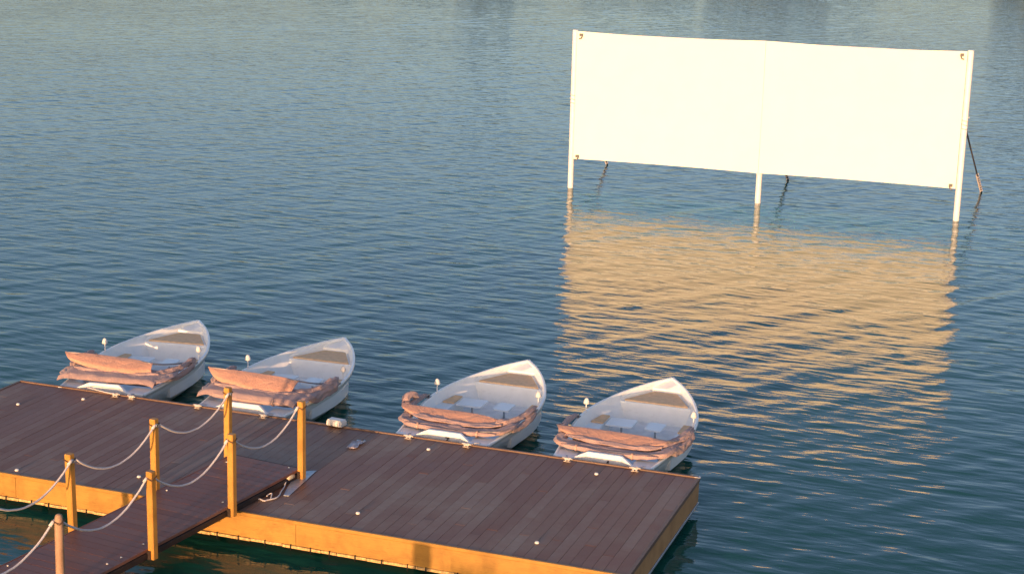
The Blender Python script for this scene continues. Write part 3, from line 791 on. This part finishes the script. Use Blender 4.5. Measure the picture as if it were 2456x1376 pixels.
    if var in (2, 4): bundle(rd2, 0.045, 0.085 if var == 2 else 0.075, 340 + var, n=40, m=16, amp=0.02).build('canopy_drape', M['fab_shade'], t)
    else: bundle(rd2, 0.03, 0.05, 340 + var, n=40, m=16, amp=0.014).build('canopy_drape', M['fab_shade'], t)
    ld = [(-.84, .70, zl + .04), (-.91, 1.0, zl + .05), (-.93, 1.3, zl + .06), (-.92, 1.66, zl + .05)]
    bundle(ld, lambda u: 0.065 * (1.15 - 0.7 * u), lambda u: (0.055 if var < 4 else .045) * (1.2 - 0.6 * u), 400 + var, n=36, m=16, amp=0.02).build('canopy_drape', M['fab_shade'], t)
    if var == 3:
        bundle([(-.99, .92, .67), (-1.0, 1.04, .74), (-.96, 1.16, .755), (-.92, 1.30, .68)], 0.06, 0.055, 55, n=24, m=16, amp=0.018).build('canopy_drape', M['fab_shade'], t)
    # grey tubes of the lower bows
    for dz, dx in ((0.03, 0.0), (-0.01, 0.03)):
        tb = [(-(wfun(1.75) + dx), 1.75, sheer(1.75) + 0.045), (-.90 - dx, 1.1, zl + dz), (-.80, .42, zl + dz), (0, .30, zl - .03 + dz), (.80, .42, zl + dz), (.92 + dx, 1.1, zl + dz), (wfun(1.75) + dx, 1.75, sheer(1.75) + 0.045)]
        MB().tube([interp(tb, k / 40) for k in range(41)], 0.011, 6).build('canopy_bow', M['tube'], t)
    return t

boat(-10.0, R(8.0), 'leftmost of the four moored boats, orange canopy folded over a flat apron tinted mauve for shade', 1)
boat(-7.43, R(2.0), 'white boat behind the gangway posts, orange canopy flap raised high with a notch in it', 2)
boat(-4.0, R(0.5), 'moored boat just right of the white box, rolled canopy bulging at its left end', 3, '3')
boat(-1.47, R(-0.2), 'rightmost moored boat, nearest the pontoon corner, with a black number 4 on its transom', 4, '4')

# mooring lines from the cleats to the boats' sterns
for k, ((cx, cy), bx, lab) in enumerate(zip(CLEATS, (-10.62, -9.45, -8.06, -6.85, -4.55, -3.32, -2.05, -0.78), (
        'white mooring line across the back edge at the left stern corner of the leftmost boat', 'white mooring line at the right stern corner of the leftmost boat',
        'white mooring line at the left stern corner of the boat behind the gangway posts', 'white mooring line at the right stern corner of the boat behind the gangway posts',
        'white mooring line at the left stern corner of the boat right of the white box', 'white mooring line at the right stern corner of the boat right of the white box',
        'white mooring line at the left stern corner of the rightmost boat', 'white mooring line at the right stern corner of the rightmost boat'))):
    if k == 0: cx = -9.60
    q = random.Random(k + 60)
    pts = [(cx + 0.03, cy, HP + .05)]
    for j in range(9):
        a = j * 1.4; pts.append((cx + 0.035 * math.cos(a) * (1 + .1 * j % 2) , cy + 0.03 * math.sin(a), HP + .03 + .004 * j))
    bx2 = cx + (bx - cx) * 0.55
    pts += [(cx + (bx2 - cx) * 0.4, cy + 0.06, HP + .035), (bx2, cy + 0.13, HP + 0.04), (bx2 + (bx - bx2) * .3, 3.86, 0.50)]
    mo = MB().tube(smoothpath(pts, 4), 0.009, 6).build('mooring_line', M['rope']); tag(mo, lab, 'mooring line', 'mooring lines at the boats sterns')

# ------------------------------------------------------------------ projection screen
XL, XR, YS, HS = -9.89, 1.55, 28.69, 4.78
scr = thing('projection_screen', 'big blank white screen on three posts standing in the lake, lit by low sun', 'screen', ((XL + XR) / 2, YS, 0))
hw = (XR - XL) / 2
for x in (-hw, 0.04, hw):
    MB().tube([(0, 0, -1.5), (0, 0, 0.0), (0, 0, HS - 0.02 - (0.12 if x == 0.04 else 0)), (0, 0, HS - (0.12 if x == 0.04 else 0))], [0.088, 0.088, 0.088, 0.08], 16).build('post', M['pipe'], scr, (x, 0 if x != 0.04 else 0.10, 0))
n, m = 60, 16; rows = []
ws_ = Wob(5, 8, 1.2)
fr_, bk = [], []
for j in range(m + 1):
    v = j / m; rf, rb = [], []
    for i in range(n + 1):
        u = i / n; x = -hw + 0.085 + (2 * hw - 0.17) * u
        zb = 0.92 - 0.0 * u; zt = HS - 0.03 - 0.05 * math.sin(math.pi * ((u * 2) % 1.0))
        z = zb + (zt - zb) * v + 0.02 * math.sin(math.pi * ((u * 2) % 1.0)) * (1 - v)
        y = -0.10 + 0.05 * math.sin(math.pi * ((u * 2) % 1.0)) * math.sin(math.pi * v) + 0.012 * ws_((x, z, 0)) - 0.03 * math.exp(-((u - 0.5) / 0.012) ** 2)
        rf.append((x, y, z)); rb.append((x, y + 0.012, z))
    fr_.append(rf); bk.append(rb)
pn = MB(); pn.grid(fr_, True); pn.grid(bk, True, flip=True)
pn.grid([fr_[0], bk[0]], False, True); pn.grid([fr_[-1], bk[-1]], False); pn.grid([[r[0] for r in fr_], [r[0] for r in bk]], False); pn.grid([[r[-1] for r in fr_], [r[-1] for r in bk]], False, True)
pnl = pn.build('panel', M['screen'], scr)
MB().tube([(0.04, -0.128, 0.93), (0.045, -0.132, 2.8), (0.04, -0.128, HS - 0.045)], 0.007, 6).build('seam', M['seam'], pnl)
for z in (0.99, HS - 0.10): MB().tube([(-hw + 0.09, 0, 0), (hw - 0.09, 0, 0)], 0.03, 8).build('crossbar', M['pipe'], scr, (0, 0.02, z))
for sx in (-1, 1):
    for z in (1.02, HS - 0.12):
        hk = MB(); hk.box(-0.05, 0.05, -0.02, 0.02, -0.05, 0.03, 0.006); hk.tube([(-sx * .03, 0, -0.05), (0, -0.01, -0.11), (sx * 0.06, 0, -0.13)], 0.018, 6)
        hk.build('hook', M['rust'], scr, (sx * (hw - 0.22), -0.15, z))
cx0 = (XL + XR) / 2
for x, bx, by in ((-hw, -10.25, 34.77), (0.04, -4.04, 34.41), (hw, 1.96, 35.26)):
    top = Vector((x, 0.06, 2.72)); bot_ = Vector((bx - cx0, by - YS, -0.6)); dd = (bot_ - top); k = (2.72 - 0) / (2.72 + 0.6); surf = top + dd * k
    bot2 = surf + dd.normalized() * 0.8
    st = MB().tube([top, top.lerp(surf, .5), bot2], 0.026, 8).build('strut', M['tube'], scr)
    q = random.Random(int(x * 10)); pts = []
    a, b = top.lerp(surf, 0.72), surf
    for i in range(40): 
        p = a.lerp(b, i / 39); pts.append(p + Vector((0.045 * math.cos(i * 1.25), 0, 0.045 * math.sin(i * 1.25))))
    MB().tube(pts, 0.014, 6).build('lashing', M['rope'], st)
    pts = [(0.10 * math.cos(i * 1.1), 0.10 * math.sin(i * 1.1) + 0.0, -0.02 * i) for i in range(18)]
    MB().tube(pts, 0.016, 6).build('lashing', M['rope'], scr, (x, 0, 2.92))

# ------------------------------------------------------------------ far shore with trees (beyond the frame, seen only in the water)
def leaf_cloud(mb, c, rad, n, size, r_):
    for _ in range(n):
        while True:
            d = Vector((r_.gauss(0, 1), r_.gauss(0, 1), r_.gauss(0, 1)))
            if d.length > 0.1: break
        d.normalize(); p = Vector(c) + Vector((d.x * rad[0], d.y * rad[1], d.z * rad[2])) * (r_.random() ** 0.4)
        a = Vector((r_.gauss(0, 1), r_.gauss(0, 1), r_.gauss(0, 1))).normalized(); b = a.cross(d + Vector((.01, .02, .03))).normalized()
        s = size * r_.uniform(0.6, 1.4)
        mb.add([p - a * s, p + b * s * 0.7, p + a * s, p - b * s * 0.7], [(0, 1, 2, 3)])
camp = Vector((4.63, -17.64, 0)); fr_r = random.Random(21)
sh = MB(); rows = []
for i in range(61):
    az = R(-62 + i * 1.6); rr = 268 + 14 * math.sin(i * 0.7) + 8 * math.sin(i * 1.9)
    d = Vector((math.sin(az), math.cos(az), 0)); rows.append([camp + d * rr + Vector((0, 0, -0.5)), camp + d * (rr + 3) + Vector((0, 0, 0.7)), camp + d * (rr + 40) + Vector((0, 0, 2.2)), camp + d * (rr + 700) + Vector((0, 0, 4))])
sh.grid(rows, True, True); so = sh.build('far_shore', M['shore']); so['kind'] = 'structure'
fw = MB()
spots = [(-1.5, 285, 16.5, 6), (0.2, 285, 19, 9), (-2.7, 290, 11.5, 3.5), (-10.4, 285, 10.9, 4), (-9.2, 290, 10.3, 3), (-11.6, 288, 11.1, 4), (-12.4, 286, 9.9, 3), (-21.0, 288, 10.8, 3.5), (-20.1, 290, 10.0, 3), (2.8, 288, 17, 9), (5.4, 292, 16, 9)]
for az, rr, h, w in spots + [(-60 + k * 2.9 + fr_r.uniform(-.8, .8), 300 + fr_r.uniform(-5, 20), fr_r.uniform(4.5, 6.5), fr_r.uniform(4, 8)) for k in range(12, 19)]:
    d = Vector((math.sin(R(az)), math.cos(R(az)), 0)); b = camp + d * rr
    for _ in range(7):
        c = b + Vector((fr_r.uniform(-w, w) * .6, fr_r.uniform(-2, 2), h * fr_r.uniform(0.45, 0.78)))
        leaf_cloud(fw, c, (w * 0.42, w * 0.42, h * 0.26), 260, 0.75, fr_r)
    fw.tube([b, b + Vector((0, 0, h * 0.6))], [0.5, 0.2], 6)
fo = fw.build('far_wood', M['leaf']); fo['kind'] = 'stuff'; tag(fo, 'dark wood on the far shore, seen only as dark reflections at the top edge', 'trees')

# ------------------------------------------------------------------ below the frame: unseen things added to shade the right end of the pontoon's front
shade_caster = thing('added_shade_post', 'unseen squat post added below the frame to shade the pontoon front', 'shade_caster', (-2.86, -9.0, 0))  # unseen post added to cast a narrow shadow on the fascia
MB().tube([(0, 0, -1), (0, 0, 0), (0, 0, 0.92), (0, 0, 0.95)], [0.14, 0.135, 0.13, 0.11], 14).build('shade_post_body', M['oldpost'], shade_caster)
MB().tube([(0, 0, 0.95), (0, 0, 0.972)], [0.145, 0.12], 14).build('shade_post_cap', M['steel'], shade_caster)
rd = MB(); rr_ = random.Random(77)  # unseen thin blades added to half-shade the fascia
for _ in range(900):
    x = -2.48 + 2.9 * rr_.random() ** 0.9; y = -9.6 + rr_.uniform(-0.5, 0.5); h = rr_.uniform(0.6, 0.99); lx, ly = rr_.gauss(0, .16), rr_.gauss(0, .16); w = rr_.uniform(0.006, 0.013)
    a = rr_.uniform(0, 3.14); ux, uy = math.cos(a) * w, math.sin(a) * w
    rd.add([(x - ux, y - uy, -0.3), (x + ux, y + uy, -0.3), (x + lx * .4 + ux, y + ly * .4 + uy, h * .6), (x + lx * .4 - ux, y + ly * .4 - uy, h * .6), (x + lx, y + ly, h)], [(0, 1, 2, 3), (3, 2, 4)])
ro = rd.build('shade_reeds', M['leaf']); ro['kind'] = 'stuff'
